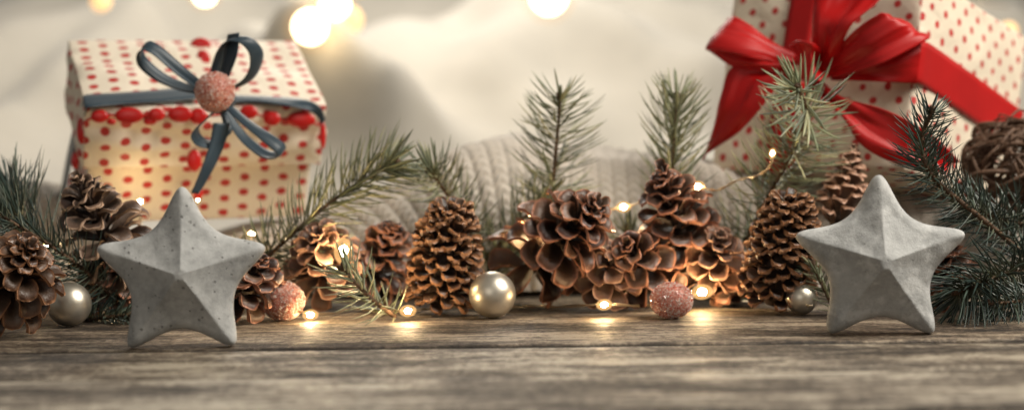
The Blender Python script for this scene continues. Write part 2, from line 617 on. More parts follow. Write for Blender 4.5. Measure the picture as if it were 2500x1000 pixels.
# ------------------------------------------------------------------ white blanket behind
def build_drape():
    nx, ny = 220, 120
    x = np.linspace(-1.25, 1.25, nx)
    s = np.linspace(0, 1, ny)
    X, S = np.meshgrid(x, s)
    Y = .50 + 1.15 * S
    Z = .015 + .31 * S ** 1.6
    # image-like plane coordinates of the undisturbed sheet: a = across, b = up the slope
    def ridge(x0, s0, x1, s1, w, a):
        dx, ds = x1 - x0, (s1 - s0)
        l = math.hypot(dx, ds)
        t = np.clip(((X - x0) * dx + (S - s0) * ds) / l ** 2, 0, 1)
        dd = np.hypot(X - (x0 + t * dx), S - (s0 + t * ds))
        return a * np.exp(-(dd / w) ** 2)
    H = np.zeros_like(X)
    H += ridge(-.62, .34, -.36, .80, .05, .050)
    H += ridge(-.75, .45, -.50, .85, .07, .035)
    H += ridge(-.10, .52, -.04, .50, .14, .060)
    H += ridge(-.26, .46, -.10, .30, .05, .050)
    H += ridge(.00, .62, .20, .44, .05, .045)
    H += ridge(.08, .74, .22, .66, .04, .040)
    H += ridge(.22, .85, .52, .52, .06, .050)
    H += ridge(.30, .60, .60, .40, .06, .040)
    H += ridge(-.21, .40, -.09, .26, .028, .030) + ridge(.13, .62, .30, .46, .030, .026) + ridge(-.52, .30, -.40, .62, .028, .026)
    for i in range(ny):
        for j in range(nx):
            H[i, j] += .020 * noise.noise(Vector((x[j] * 4, s[i] * 4, 1.5))) + .016 * noise.noise(Vector((x[j] * 11, s[i] * 11, 7)))
    H = H * 1.5
    Y = Y - H * .35
    Z = Z + H * .9
    mb = MB()
    mb.add(np.stack([X.ravel(), Y.ravel(), Z.ravel()], 1).tolist(), grid_faces(ny, nx))
    o = mb.build('white_blanket', M_drape, origin=(0, .44, 0), solid=.006, subsurf=1)
    tag(o, 'soft white blanket in blurred folds filling the background', 'blanket')


build_drape()


# ------------------------------------------------------------------ knitted blanket
def build_knit():
    pxs = [-200, 0, 140, 240, 420, 620, 800, 1000, 1120, 1250, 1380, 1520, 1660, 1900, 2200, 2500, 2700]
    tops = [440, 455, 470, 590, 620, 560, 545, 470, 385, 335, 345, 375, 400, 430, 440, 440, 440]
    dep = 1.235
    hx = [(p - 1250) / F * dep for p in pxs]
    hz = [at(p, t, dep).z for p, t in zip(pxs, tops)]
    nx, ns = 820, 190
    xs = np.linspace(-.40, .40, nx)
    H = np.interp(xs, hx, hz)
    k = np.exp(-np.linspace(-2, 2, 41) ** 2); k /= k.sum()
    H = np.convolve(np.pad(H, 20, mode='edge'), k, 'valid')
    s = np.linspace(0, 1, ns)
    X, S = np.meshgrid(xs, s)
    HH = np.repeat(H[None], ns, 0)
    C = np.cos(np.pi * S); Sn = np.sin(np.pi * S)
    A = .085 + .35 * HH
    Y = .335 - np.sign(C) * np.abs(C) ** .85 * A + .012 * np.sin(X * 21)
    Z = HH * np.abs(Sn) ** .8 + .002
    # soft sag
    for (x0, s0, w, a) in ((-.03, .30, .05, .012), (.05, .42, .06, -.010), (-.10, .35, .04, .008), (.10, .3, .05, .01)):
        Z += a * np.exp(-(((X - x0) / w) ** 2 + ((S - s0) / .12) ** 2))
    # ribs and chevron stitches
    skew = np.where(X < .02, (X - .02) * 3.2, 0.0)
    skew = np.clip(skew, -.36, 0)
    ph = (X - skew * (S - .15) * .35 * 1.2) / .0088
    fr = np.abs((ph % 1.0) - .5) * 2          # 0 centre .. 1 valley
    rib = np.sqrt(np.clip(1 - fr ** 2, 0, 1))
    st = np.sin(2 * np.pi * (S * 44 + fr * .55))
    disp = .0032 * rib + .0014 * st * (rib > .2)
    Y2 = Y - disp * np.maximum(np.abs(C) * np.sign(C), 0)
    Z2 = Z + disp * (.35 + .65 * Sn)
    mb = MB()
    mb.add(np.stack([X.ravel(), Y2.ravel(), Z2.ravel()], 1).tolist(), grid_faces(ns, nx))
    o = mb.build('knitted_blanket', M_knit, origin=(0, .3, 0))
    tag(o, 'chunky oatmeal knitted blanket rolled behind the pine cones', 'knit blanket')


build_knit()


# ------------------------------------------------------------------ concrete stars
def build_star(mat, centre_px, base_px, d, R, yaw, roll, lean, label, seed):
    n = 300
    Rn = R * .55
    poly = []
    rs = np.random.default_rng(seed)
    for k in range(5):
        a = math.pi / 2 - k * 2 * math.pi / 5
        rt = R * (1.33 + rs.uniform(-.02, .02))
        poly.append((rt * math.cos(a), rt * math.sin(a)))
        b = a - math.pi / 5
        rr = Rn * (1 + rs.uniform(-.03, .03))
        poly.append((rr * math.cos(b), rr * math.sin(b)))
    poly = np.array(poly)
    seg = np.vstack([poly, poly[:1]])
    ln = np.hypot(*np.diff(seg, axis=0).T); cum = np.concatenate([[0], np.cumsum(ln)])
    t = np.linspace(0, cum[-1], n, endpoint=False)
    P = np.stack([np.interp(t, cum, seg[:, 0]), np.interp(t, cum, seg[:, 1])], 1)
    kw = 18
    ker = np.exp(-(np.arange(-kw, kw + 1) / 10.0) ** 2); ker /= ker.sum()
    for _ in range(2):
        P = sum(np.roll(P, j - kw, 0) * ker[j] for j in range(2 * kw + 1))
    nl = 46
    ss = 1 - (np.arange(nl) / nl) ** 1.25
    G = P[None] * ss[:, None, None]
    flat = G.reshape(-1, 2)
    A0, B0 = P, np.roll(P, -1, 0)
    AB = B0 - A0
    D = np.full(len(flat), 1e9)
    for i in range(n):
        q = np.clip(((flat - A0[i]) @ AB[i]) / (AB[i] @ AB[i]), 0, 1)
        D = np.minimum(D, np.hypot(*(flat - A0[i] - q[:, None] * AB[i]).T))
    D = D.reshape(nl, n)
    rim = .0042
    T = .0120
    dd = np.clip(D, 0, rim)
    z = T - rim + np.sqrt(np.clip(rim ** 2 - (rim - dd) ** 2, 0, None)) + 3.4 * np.minimum(D, .0235) ** 1.5 + .06 * D
    z[0] = T - rim
    for _ in range(10):
        z[1:] = .25 * np.roll(z[1:], 1, 1) + .5 * z[1:] + .25 * np.roll(z[1:], -1, 1)
    for i in range(nl):
        for j in range(0, n):
            z[i, j] += (.0003 if seed == 1 else .0005) * noise.noise(Vector((G[i, j, 0] * 160, G[i, j, 1] * 160, seed)))
    vs = [(G[i, j, 0], G[i, j, 1], z[i, j]) for i in range(nl) for j in range(n)]
    fs = []
    for i in range(nl - 1):
        for j in range(n):
            j2 = (j + 1) % n
            fs.append((i * n + j2, i * n + j, (i + 1) * n + j, (i + 1) * n + j2))
    c = len(vs)
    vs.append((0, 0, float(z[-1].mean() + .0002)))
    for j in range(n):
        fs.append(((nl - 1) * n + j, c, (nl - 1) * n + (j + 1) % n))
    # side and back
    b0 = len(vs)
    for (zz, sc) in ((.0035, 1.0), (.0008, .985), (0, .95), (0, .5)):
        vs += [(p[0] * sc, p[1] * sc, zz) for p in P]
    rings = [0, b0, b0 + n, b0 + 2 * n, b0 + 3 * n]
    for r1, r2 in zip(rings[:-1], rings[1:]):
        for j in range(n):
            j2 = (j + 1) % n
            fs.append((r1 + j, r1 + j2, r2 + j2, r2 + j))
    c = len(vs); vs.append((0, 0, 0))
    for j in range(n):
        fs.append((rings[-1] + j, rings[-1] + (j + 1) % n, c))
    rot = Matrix.Rotation(yaw, 3, 'Z') @ Matrix.Rotation(lean, 3, 'X') @ Matrix(((1, 0, 0), (0, 0, -1), (0, 1, 0))) @ Matrix.Rotation(roll, 3, 'Z')
    W = [rot @ Vector(v) for v in vs]
    low = min(w.z for w in W)
    base = at(centre_px, base_px, d)
    org = Vector((base.x, base.y, 0))
    W = [w + org - Vector((0, 0, low)) for w in W]
    mb = MB(); mb.add(W, fs)
    o = mb.build('concrete_star', mat, origin=org)
    tag(o, label, 'star', 'concrete stars')


build_star(M_star_a, 451, 833, .905, .0379, math.radians(5), math.radians(-.6), math.radians(-4),
           'grey concrete star with small air pits standing before the blue ribbon gift', 1)
build_star(M_star_b, 2143, 812, .922, .0386, math.radians(-2), math.radians(0), math.radians(-3),
           'rough mottled grey concrete star standing beside the small silver ball', 2)


# ------------------------------------------------------------------ gift boxes
def rounded_box(mb, O, W, D, U, lw, ld, lu, r=.0016, inflate=0.0, wob=0.0, n=14):
    """O = corner (left, front, bottom); unit axes W D U; every face a fine grid with metric UVs"""
    uv = []
    def face(o, a, b, la, lb, nn, u0):
        vs = []
        for i in range(n + 1):
            for j in range(n + 1):
                s, t = i / n, j / n
                p = o + a * (la * s) + b * (lb * t)
                k = inflate * (1 - (2 * s - 1) ** 2) * (1 - (2 * t - 1) ** 2)
                if wob and 0 < i < n and 0 < j < n:
                    k += wob * noise.noise(Vector((s * 3 + u0, t * 3, u0 * 1.7)))
                vs.append(p + nn * k)
        fs = grid_faces(n + 1, n + 1)
        if a.cross(b).dot(nn) < 0: fs = [tuple(reversed(f)) for f in fs]
        for f in fs:
            for q in f:
                i, j = divmod(q, n + 1)
                uv.append((u0 + la * i / n, lb * j / n))
        mb.add(vs, fs)
    face(O, W, U, lw, lu, -D, 0)
    face(O + D * ld, W, U, lw, lu, D, .3)
    face(O + W * lw, D, U, ld, lu, W, .0072)
    face(O, D, U, ld, lu, -W, 1.1)
    face(O + U * lu, W, D, lw, ld, U, .004)
    face(O, W, D, lw, ld, -U, 2.1)
    mb.uv = (mb.uv or []) + uv


def frame_axes(W, D):
    D = Vector(D).normalized(); W = Vector(W)
    W = (W - D * W.dot(D)).normalized()
    return W, D, W.cross(D)


def weld(o, dist=1e-5, bev=.0012):
    m = o.modifiers.new('weld', 'WELD'); m.merge_threshold = dist
    if bev:
        b = o.modifiers.new('bevel', 'BEVEL'); b.width = bev; b.segments = 3; b.limit_method = 'ANGLE'; b.angle_limit = math.radians(50)
    for p in o.data.polygons: p.use_smooth = True


# ---- left gift, blue ribbon
def build_left_gift():
    W, D, U = frame_axes((.93, .33, .0), (-.29, .83, .45))
    fold = at(208, 263, 1.10)            # lid corner: left, front, top
    LW, LD, LIDH, FULL = .145, .094, .041, .083
    root = empty('gift_box', fold - U * FULL, 'cream gift box with red dots tied with slate blue ribbon', 'gift box')
    O = root.location
    mb = MB(); rounded_box(mb, fold - U * FULL + W * .004 + D * .008, W, D, U, LW - .008, LD - .012, FULL - .006, wob=.0016)
    weld(mb.build('box_body', M_paper_a, root, O))
    mb = MB(); rounded_box(mb, fold - U * LIDH, W, D, U, LW, LD, LIDH, inflate=.003, wob=.0042, n=22)
    weld(mb.build('lid', M_paper_a, root, O), bev=.005)
    P = lambda px, py, off=0.0: plane_pt(px, py, off)

    def plane_pt(px, py, off):
        """point on the lid's visible faces under a photo pixel, lifted by off"""
        v = (right * ((px - 1250) / F) + up * ((500 - py) / F) + fwd)
        best = None
        for nn, p0 in ((U, fold), (-D, fold), (-W, fold)):
            dn = v.dot(nn)
            if dn >= 0: continue
            t = (p0 - CAM).dot(nn) / dn
            best = t if best is None else max(best, t)
        return CAM + v * (best) - v.normalized() * off
    # flat ribbon band round the lid
    rb = MB()
    top = [(202, 236), (216, 231), (300, 226), (400, 218), (490, 206)]
    bot = [(206, 265), (218, 262), (300, 254), (400, 248), (490, 240)]
    strip(rb, [P(x, y, .0075) for x, y in top], [P(x, y, .0075) for x, y in bot], 30, 5)
    top = [(560, 232), (620, 234), (700, 238), (752, 245), (782, 262), (795, 290)]
    bot = [(560, 250), (620, 248), (700, 258), (745, 268), (772, 282), (786, 306)]
    strip(rb, [P(x, y, .0075) for x, y in top], [P(x, y, .0075) for x, y in bot], 30, 5)
    # down the left end
    top = [(206, 238), (190, 280), (172, 340), (156, 420), (144, 500)]
    bot = [(214, 262), (202, 295), (186, 350), (168, 430), (156, 510)]
    strip(rb, [P(x, y, .005) for x, y in top], [P(x, y, .005) for x, y in bot], 24, 5)
    band = rb.build('ribbon', M_blue, root, O, solid=.0004)
    # bow
    def cp(pts, d0=1.07):
        return [at(p[0], p[1], d0 + (p[2] if len(p) > 2 else 0)) for p in pts]
    def rule(ix, iy, dep, w):
        return (right * ix + up * iy + fwd * dep).normalized() * w
    loops = [
        ([(505, 222, .01), (440, 172), (385, 125, -.004), (357, 112, -.004), (342, 125, 0), (348, 152, .004), (390, 188, .008), (445, 212, .012), (505, 226, .016)], rule(.42, .72, 
 .45, .0075)),
        ([(520, 215, .012), (530, 170, .012), (548, 120, .006), (570, 96, 0), (600, 100, -.002), (625, 128, .002), (622, 168, .008), (598, 200, .012), (545, 225, .014)], rule(.75, .12, .62, .0085)),
        ([(545, 250, .008), (600, 298, .0), (650, 335, -.004), (684, 362, -.004), (682, 378, 0), (648, 376, .006), (605, 345, .01), (575, 310, .012), (545, 265, .014)], rule(.40, .62, .65, .0078)),
        ([(535, 265, .006), (500, 292, -.004), (476, 322, -.006), (490, 346, -.002), (525, 352, .004), (556, 330, .006), (552, 295, .008), (540, 265, .01)], rule(.30, .55, .78, .0085)),
    ]
    for li, (pts, s) in enumerate(loops):
        lb = MB(); path_strip(lb, cp(pts), s * 1.12, 60, 8, li)
        lb.build('bow_loop', M_blue, band, O, solid=.0004)
    tb = MB()
    strip(tb, cp([(520, 300, .0), (512, 350, -.002), (492, 410, -.006), (466, 470, -.008)]),
          cp([(562, 300, .004), (548, 352, .004), (522, 410, 0), (486, 474, -.004)]), 26, 5, wob=.0008)
    tb.build('ribbon_tail', M_blue, band, O, solid=.0004)
    tb = MB()
    strip(tb, cp([(556, 84, .006), (548, 130, .006), (538, 180, .01), (528, 220, .012)]),
          cp([(584, 80, -.002), (580, 130, -.004), (562, 180, 0), (545, 220, .01)]), 20, 5)
    tb.build('ribbon_tail', M_blue, band, O, solid=.0004)
    kb = MB(); ellipsoid(kb, at(530, 240, 1.078), right * .011, fwd * .006, up * .009, 16, 10)
    kb.build('knot', M_blue, band, O)
    glitter_ball_parts(at(525, 224, 1.062), .0112, root, O, 5)
    # red disc garland lying along the lid edge
    gb = MB()
    line = [(196, 330), (205, 300), (243, 284), (315, 282), (380, 284), (440, 282), (490, 284), (605, 275), (662, 290), (735, 292), (790, 310)]
    tube(gb, catmull([P(x, y, .002) for x, y in line], 60), .0007, 5)
    gl = gb.build('disc_garland', M_disc, root, O)
    for (x, y, rx, ry) in ((243, 284, 22, 16), (315, 282, 35, 20), (382, 280, 21, 17), (440, 279, 30, 20), (484, 284, 22, 20), (607, 274, 22, 17),
                           (664, 290, 21, 18), (735, 292, 35, 20), (490, 112, 26, 20), (496, 146, 17, 24), (474, 392, 18, 27), (482, 472, 13, 16),
                           (200, 318, 13, 34), (184, 392, 10, 22), (176, 452, 9, 30), (788, 330, 8, 34), (366, 297, 16, 9), (272, 297, 12, 8)):
        db = MB()
        c = P(x, y, .0065)
        k = (c - CAM).dot(fwd) / F
        ellipsoid(db, c, right * (rx * k), up * (ry * k), fwd * .0016, 24, 8)
        db.build('disc', M_disc, gl, O)


def glitter_ball_parts(c, r, parent, origin, seed, squash=1.0, sugar=None):
    rs = random.Random(seed)
    mb = MB(); ellipsoid(mb, c, Vector((r * .95, 0, 0)), Vector((0, r * .95, 0)), Vector((0, 0, r * .95 * squash)), 32, 20)
    mb.build('ball_core', M_sugar_core, parent, origin)
    mb = MB()
    n = 1500
    for i in range(n):
        zz = 1 - 2 * (i + .5) / n
        a = i * 2.399963
        q = math.sqrt(1 - zz * zz)
        nrm = Vector((q * math.cos(a), q * math.sin(a), zz))
        rr = r * rs.uniform(.95, 1.02)
        p = Vector(c) + Vector((nrm.x * rr, nrm.y * rr, nrm.z * rr * squash))
        sz = r * rs.uniform(.028, .062)
        ax = Vector((rs.gauss(0, 1), rs.gauss(0, 1), rs.gauss(0, 1))).normalized()
        b = ax.orthogonal().normalized(); cc = ax.cross(b)
        vs = [p + ax * sz, p - ax * sz, p + b * sz, p - b * sz, p + cc * sz, p - cc * sz]
        t = rs.random() ** 1.1
        mb.add(vs, [(0, 2, 4), (0, 4, 3), (0, 3, 5), (0, 5, 2), (1, 4, 2), (1, 3, 4), (1, 5, 3), (1, 2, 5)], [(t, 0, 0)] * 6)
    mb.build('glitter_coating', sugar or M_sugar, parent, origin, smooth=False)


build_left_gift()


# ---- right gift, red ribbon
def build_right_gift():
    W, D, U = frame_axes((.78, -.61, 0), (.63, .74, -.25))
    edge = at(2233, 206, 1.10)           # on the near vertical edge
    LW, LD, LU = .136, .140, .120
    corner = edge - U * .052             # right front bottom corner
    O = corner - W * LW
    root = empty('gift_box', O, 'large tilted cream gift box with red dots and wide red satin bow', 'gift box')
    mb = MB(); rounded_box(mb, O, W, D, U, LW, LD, LU, inflate=.001, wob=.0022, n=24)
    weld(mb.build('box_body', M_paper_b, root, O), bev=.003)

    def on(px, py, off=.004):
        v = (right * ((px - 1250) / F) + up * ((500 - py) / F) + fwd)
        best = None
        for nn in (-D, W):
            dn = v.dot(nn)
            if dn >= 0: continue
            t = (corner - CAM).dot(nn) / dn
            best = t if best is None else max(best, t)
        return CAM + v * best - v.normalized() * off
    rb = MB()
    strip(rb, [on(1945, -60), on(1930, 0), on(1918, 70), on(1905, 160)], [on(2015, -60), on(1998, 0), on(1984, 70), on(1970, 160)], 20, 6)
    strip(rb, [on(2030, 150, .006), on(2140, 130, .006), on(2225, 112, .006), on(2256, 102, .006), on(2300, 128), on(2471, 252), on(2500, 275)],
          [on(2050, 190, .006), on(2140, 196, .006), on(2215, 203, .006), on(2242, 204, .006), on(2285, 232), on(2408, 317), on(2470, 362)], 46, 8)
    strip(rb, [on(1905, 200), on(1880, 300), on(1865, 420)], [on(1975, 200), on(1950, 300), on(1935, 420)], 12, 6)
    band = rb.build('ribbon', M_redband, root, O, solid=.0005)

    def cp(pts, d0=1.075):
        return [at(p[0], p[1], d0 + max(0, 2233 - p[0]) * .00011 + (p[2] if len(p) > 2 else 0)) for p in pts]

    def piece(name, A, B, n=60, nc=22, wob=.004, seed=0, bulge=0.0):
        b = MB(); strip(b, cp(A), cp(B), n, nc, bulge, wob, seed)
        b.build(name, M_red, band, O, solid=.0006)
    # left loop: upper strand, lower strand
    piece('bow_loop', [(1940, 135, .006), (1880, 98, .0), (1835, 62, -.004), (1790, 38, 0), (1770, 55, .012), (1800, 110, .02), (1860, 140, .02), (1940, 160, .012)],
          [(1935, 168, .0), (1870, 140, -.012), (1800, 130, -.018), (1727, 121, -.012), (1732, 126, .004), (1785, 160, .006), (1850, 166, .004), (1930, 185, .002)], 70, 24, .0035, 1)
    piece('bow_loop', [(1935, 150, -.004), (1860, 148, -.012), (1790, 132, -.012), (1728, 121, -.010)],
          [(1935, 190, -.002), (1870, 172, -.010), (1800, 166, -.010), (1745, 130, -.008)], 40, 20, .003, 2)
    # upright loop
    piece('bow_loop', [(1978, 178, .0), (1982, 120, -.008), (1984, 60, -.010), (1994, 0, -.006), (2010, -70, 0)],
          [(2035, 182, .0), (2052, 120, -.014), (2080, 60, -.020), (2140, 2, -.014), (2175, -60, -.006)], 60, 26, .006, 3)
    # right loop
    piece('bow_loop', [(2005, 170, .002), (2050, 110, -.012), (2100, 62, -.020), (2166, 27, -.018), (2182, 40, .004), (2120, 100, .014), (2030, 165, .01)],
          [(2015, 192, .0), (2080, 178, -.012), (2160, 152, -.018), (2257, 102, -.008), (2250, 108, .01), (2150, 160, .014), (2040, 188, .008)], 70, 26, .005, 4)
    piece('bow_loop', [(2030, 168, .004), (2100, 150, -.002), (2190, 120, .0), (2250, 104, .006)],
          [(2030, 196, .004), (2110, 198, -.004), (2180, 202, .0), (2238, 204, .006)], 40, 20, .003, 5)
    # tails
    piece('ribbon_tail', [(1925, 160, .0), (1850, 160, -.006), (1783, 165, -.010), (1757, 235, -.012), (1742, 300, -.008), (1712, 392, 0)],
          [(1965, 185, .0), (1930, 200, -.012), (1895, 215, -.018), (1850, 272, -.02), (1800, 325, -.014), (1738, 366, -.004)], 60, 24, .006, 6)
    piece('ribbon_tail', [(1990, 180, .0), (2040, 225, -.008), (2090, 246, -.014), (2160, 268, -.018), (2240, 306, -.018), (2300, 350, -.012), (2345, 395, -.004)],
          [(1965, 195, .0), (2005, 245, -.010), (2060, 290, -.018), (2100, 350, -.022), (2160, 388, -.020), (2235, 410, -.014), (2300, 420, -.006)], 60, 24, .006, 7)
    kb = MB()
    A = [(1928, 112, .002), (1950, 100, -.012), (1985, 108, -.014), (2010, 130, .0)]
    B = [(1945, 190, .002), (1965, 200, -.014), (2000, 198, -.016), (2022, 186, .0)]
    strip(kb, cp(A, 1.068), cp(B, 1.068), 20, 14, .004, .003, 8)
    kb.build('knot', M_red, band, O, solid=.0008)


build_right_gift()


# ------------------------------------------------------------------ pine cones
def pine_cone(base, tip, radius, n, scale_len, scale_w, label, mat, a_base=100, a_tip=24, bend=26, cup=.35, pointed=0.0,
              seed=0, thick=.0011, core_r=.22, tipcurl=14, small=False):
    if not pointed:
        n = int(n * 1.45); scale_w *= .74; thick *= 1.25; scale_len *= .96; a_base -= 4; tipcurl += 30
    rs = random.Random(seed)
    base = Vector(base); tip = Vector(tip)
    ax = tip - base
    Ln = ax.length
    ax.normalize()
    e1 = ax.orthogonal().normalized(); e2 = ax.cross(e1)
    a0 = rs.uniform(0, 6.28)
    core = MB(); sc = MB()
    cr = radius * core_r
    prof = [(0, .5), (.06, .9), (.2, 1.05), (.5, .85), (.8, .5), (.97, .16)]
    if pointed: prof = [(0, .5), (.08, .9), (.25, 1.1), (.55, 1.1), (.82, .85), (.97, .4)]
    tube(core, [base + ax * (Ln * t) for t, _ in prof], [cr * r for _, r in prof], 12)
    V = [0, .22, .45, .65, .80, .91, .97, 1.0]
    if pointed:
        wp = [.36, .62, .86, .95, .84, .62, .44, .22]
    else:
        wp = [.34, .58, .82, .98, 1.0, .86, .62, .26]
    US = [-1, -.6, -.2, .2, .6, 1]
    for i in range(n):
        if not pointed and rs.random() < .09: continue
        t = (i + .5) / n
        tt = t ** .92
        ang = a0 + i * 2.399963
        rad = (e1 * math.cos(ang) + e2 * math.sin(ang))
        tan = ax.cross(rad)
        grow = math.sin(math.pi * min(1.0, (.28 + .80 * tt))) ** .75
        if pointed: grow = math.sin(math.pi * (.22 + .62 * tt)) ** .6
        ln = scale_len * (.30 + .78 * grow) * rs.uniform(.84, 1.1)
        w = scale_w * (.38 + .66 * grow) * rs.uniform(.9, 1.1) * .5
        a = math.radians(a_base + (a_tip - a_base) * tt ** 1.1 + rs.uniform(-9, 9))
        bd = math.radians(bend * (1 - .5 * tt) + rs.uniform(-6, 6))
        crl = math.radians(tipcurl + rs.uniform(-8, 10))
        # centreline starts at the core, angle measured from the axis
        p = base + ax * (Ln * (.03 + .90 * tt)) + rad * (cr * (1.05 - (.8 * tt if not pointed else .62 * tt ** 3)))
        cu = cup * rs.uniform(.7, 1.3)
        twist = rs.uniform(-.45, .45)
        ang += rs.uniform(-.2, .2) if not pointed else 0
        lop = rs.uniform(-.25, .25)
        rv = rs.random()
        top, bot, att = [], [], []
        prev = 0
        for k, v in enumerate(V):
            aa = a - bd * .5 + bd * v + (crl * max(0, (v - .75) / .25) ** 1.3)
            d = ax * math.cos(aa) + rad * math.sin(aa)
            p = p + d * (ln * (v - prev)); prev = v
            nn = (ax * math.sin(aa) - rad * math.cos(aa))      # towards axis / up
            tw = tan * math.cos(twist * v) + nn * math.sin(twist * v)
            th = thick * (.8 + (.9 if .75 < v < .95 else 0)) * (.5 + .5 * grow)
            wl = 1 + .16 * noise.noise(Vector((i * 3.3, v * 4, 1))); wr_ = 1 + .16 * noise.noise(Vector((i * 3.3, v * 4, 9)))
            el = .16 * noise.noise(Vector((i * 5.1, v * 5, 3))); er = .16 * noise.noise(Vector((i * 5.1, v * 5, 7)))
            for u in US:
                ww = w * wp[k] * (wl if u < 0 else wr_)
                off = cu * ww * (u * u) * (1.1 if v > .3 else .6) * (1 - 1.5 * max(0, (v - .7) / .3)) + lop * ww * u * v + (el if u < 0 else er) * w * u * u * 1.6 + rs.uniform(-1, 1) * .07 * w
                q = p + tw * (ww * u) + nn * off
                top.append(q + nn * (th * .5 * (1 - .35 * abs(u) + .5 * (abs(u) > .9))))
                bot.append(q - nn * (th * .5 * (1 - .35 * abs(u) + .5 * (abs(u) > .9)) + (thick * 1.4 * pointed if .6 < v < .95 and abs(u) < .3 else 0)))
                rim = max(max(0, (v - .84) / .16), (abs(u) > .9) * (v > .4) * .9, .28 * v)
                att.append((rim, rv, v))
        nc = len(US); nr = len(V)
        fs = [tuple(reversed(f)) for f in grid_faces(nr, nc)]
        b = nr * nc
        fs += [tuple(b + q for q in f) for f in grid_faces(nr, nc)]
        for k in range(nr - 1):
            fs.append((k * nc, (k + 1) * nc, b + (k + 1) * nc, b + k * nc))
            fs.append((k * nc + nc - 1, b + k * nc + nc - 1, b + (k + 1) * nc + nc - 1, (k + 1) * nc + nc - 1))
        for j in range(nc - 1):
            fs.append((j, b + j, b + j + 1, j + 1))
            e = (nr - 1) * nc
            fs.append((e + j, e + j + 1, b + e + j + 1, b + e + j))
        sc.add(top + bot, fs, att + att)
    lowest = min(v[2] for v in sc.v)
    if lowest < 0:
        sc.v = [(v[0], v[1], v[2] - lowest) for v in sc.v]
        core.v = [(v[0], v[1], v[2] - lowest) for v in core.v]
    org = Vector((base.x, base.y, max(0, lowest)))
    root = empty('pine_cone', org, label, 'pine cone', 'pine cones in a row on the table')
    core.build('cone_core', M_core, root, org)
    sc.build('cone_scales', mat, root, org, subsurf=0 if small else 1)


G = 1.0
# left group
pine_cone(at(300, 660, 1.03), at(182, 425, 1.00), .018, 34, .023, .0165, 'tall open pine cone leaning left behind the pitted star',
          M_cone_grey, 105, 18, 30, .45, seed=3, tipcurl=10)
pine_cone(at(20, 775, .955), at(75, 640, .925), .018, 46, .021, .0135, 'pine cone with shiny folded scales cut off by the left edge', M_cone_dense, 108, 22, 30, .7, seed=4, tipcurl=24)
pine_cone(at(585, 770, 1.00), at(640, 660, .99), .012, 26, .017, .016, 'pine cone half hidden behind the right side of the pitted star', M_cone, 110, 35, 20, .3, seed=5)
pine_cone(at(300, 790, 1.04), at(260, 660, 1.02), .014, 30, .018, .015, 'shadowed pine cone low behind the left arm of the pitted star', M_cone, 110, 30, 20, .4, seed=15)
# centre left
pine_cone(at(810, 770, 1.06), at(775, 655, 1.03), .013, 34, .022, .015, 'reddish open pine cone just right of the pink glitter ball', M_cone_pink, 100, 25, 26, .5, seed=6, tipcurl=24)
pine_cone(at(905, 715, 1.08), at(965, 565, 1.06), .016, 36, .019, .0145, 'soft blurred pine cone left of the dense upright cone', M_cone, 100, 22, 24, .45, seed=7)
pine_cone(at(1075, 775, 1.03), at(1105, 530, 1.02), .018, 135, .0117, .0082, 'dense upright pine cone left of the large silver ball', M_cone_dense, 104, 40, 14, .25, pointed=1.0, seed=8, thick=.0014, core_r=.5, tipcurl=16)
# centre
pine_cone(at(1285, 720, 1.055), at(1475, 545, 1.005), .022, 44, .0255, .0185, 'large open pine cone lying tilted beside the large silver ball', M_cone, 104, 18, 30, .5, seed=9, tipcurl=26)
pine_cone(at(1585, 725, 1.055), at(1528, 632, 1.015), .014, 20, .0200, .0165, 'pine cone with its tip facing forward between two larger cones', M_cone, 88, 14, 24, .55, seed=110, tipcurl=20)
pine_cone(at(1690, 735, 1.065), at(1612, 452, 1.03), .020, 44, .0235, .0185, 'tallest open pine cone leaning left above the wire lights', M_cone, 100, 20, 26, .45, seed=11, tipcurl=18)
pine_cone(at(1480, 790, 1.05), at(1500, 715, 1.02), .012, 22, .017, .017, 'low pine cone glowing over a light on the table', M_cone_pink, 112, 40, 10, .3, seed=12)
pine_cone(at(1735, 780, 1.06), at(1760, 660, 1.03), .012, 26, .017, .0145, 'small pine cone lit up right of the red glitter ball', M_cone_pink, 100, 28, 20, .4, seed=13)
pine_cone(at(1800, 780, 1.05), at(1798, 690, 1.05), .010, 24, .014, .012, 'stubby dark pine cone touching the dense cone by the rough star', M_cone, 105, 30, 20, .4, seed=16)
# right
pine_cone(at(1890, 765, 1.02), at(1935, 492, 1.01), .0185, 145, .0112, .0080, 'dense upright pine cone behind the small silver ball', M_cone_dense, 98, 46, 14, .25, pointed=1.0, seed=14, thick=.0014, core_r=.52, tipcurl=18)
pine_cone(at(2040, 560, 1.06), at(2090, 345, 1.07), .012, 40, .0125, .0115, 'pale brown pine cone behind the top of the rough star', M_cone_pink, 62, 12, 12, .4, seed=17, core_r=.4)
pine_cone(at(2310, 760, 1.02), at(2300, 620, 1.01), .014, 34, .016, .013, 'dark pine cone under fir needles right of the rough star', M_cone, 100, 25, 22, .4, seed=18)


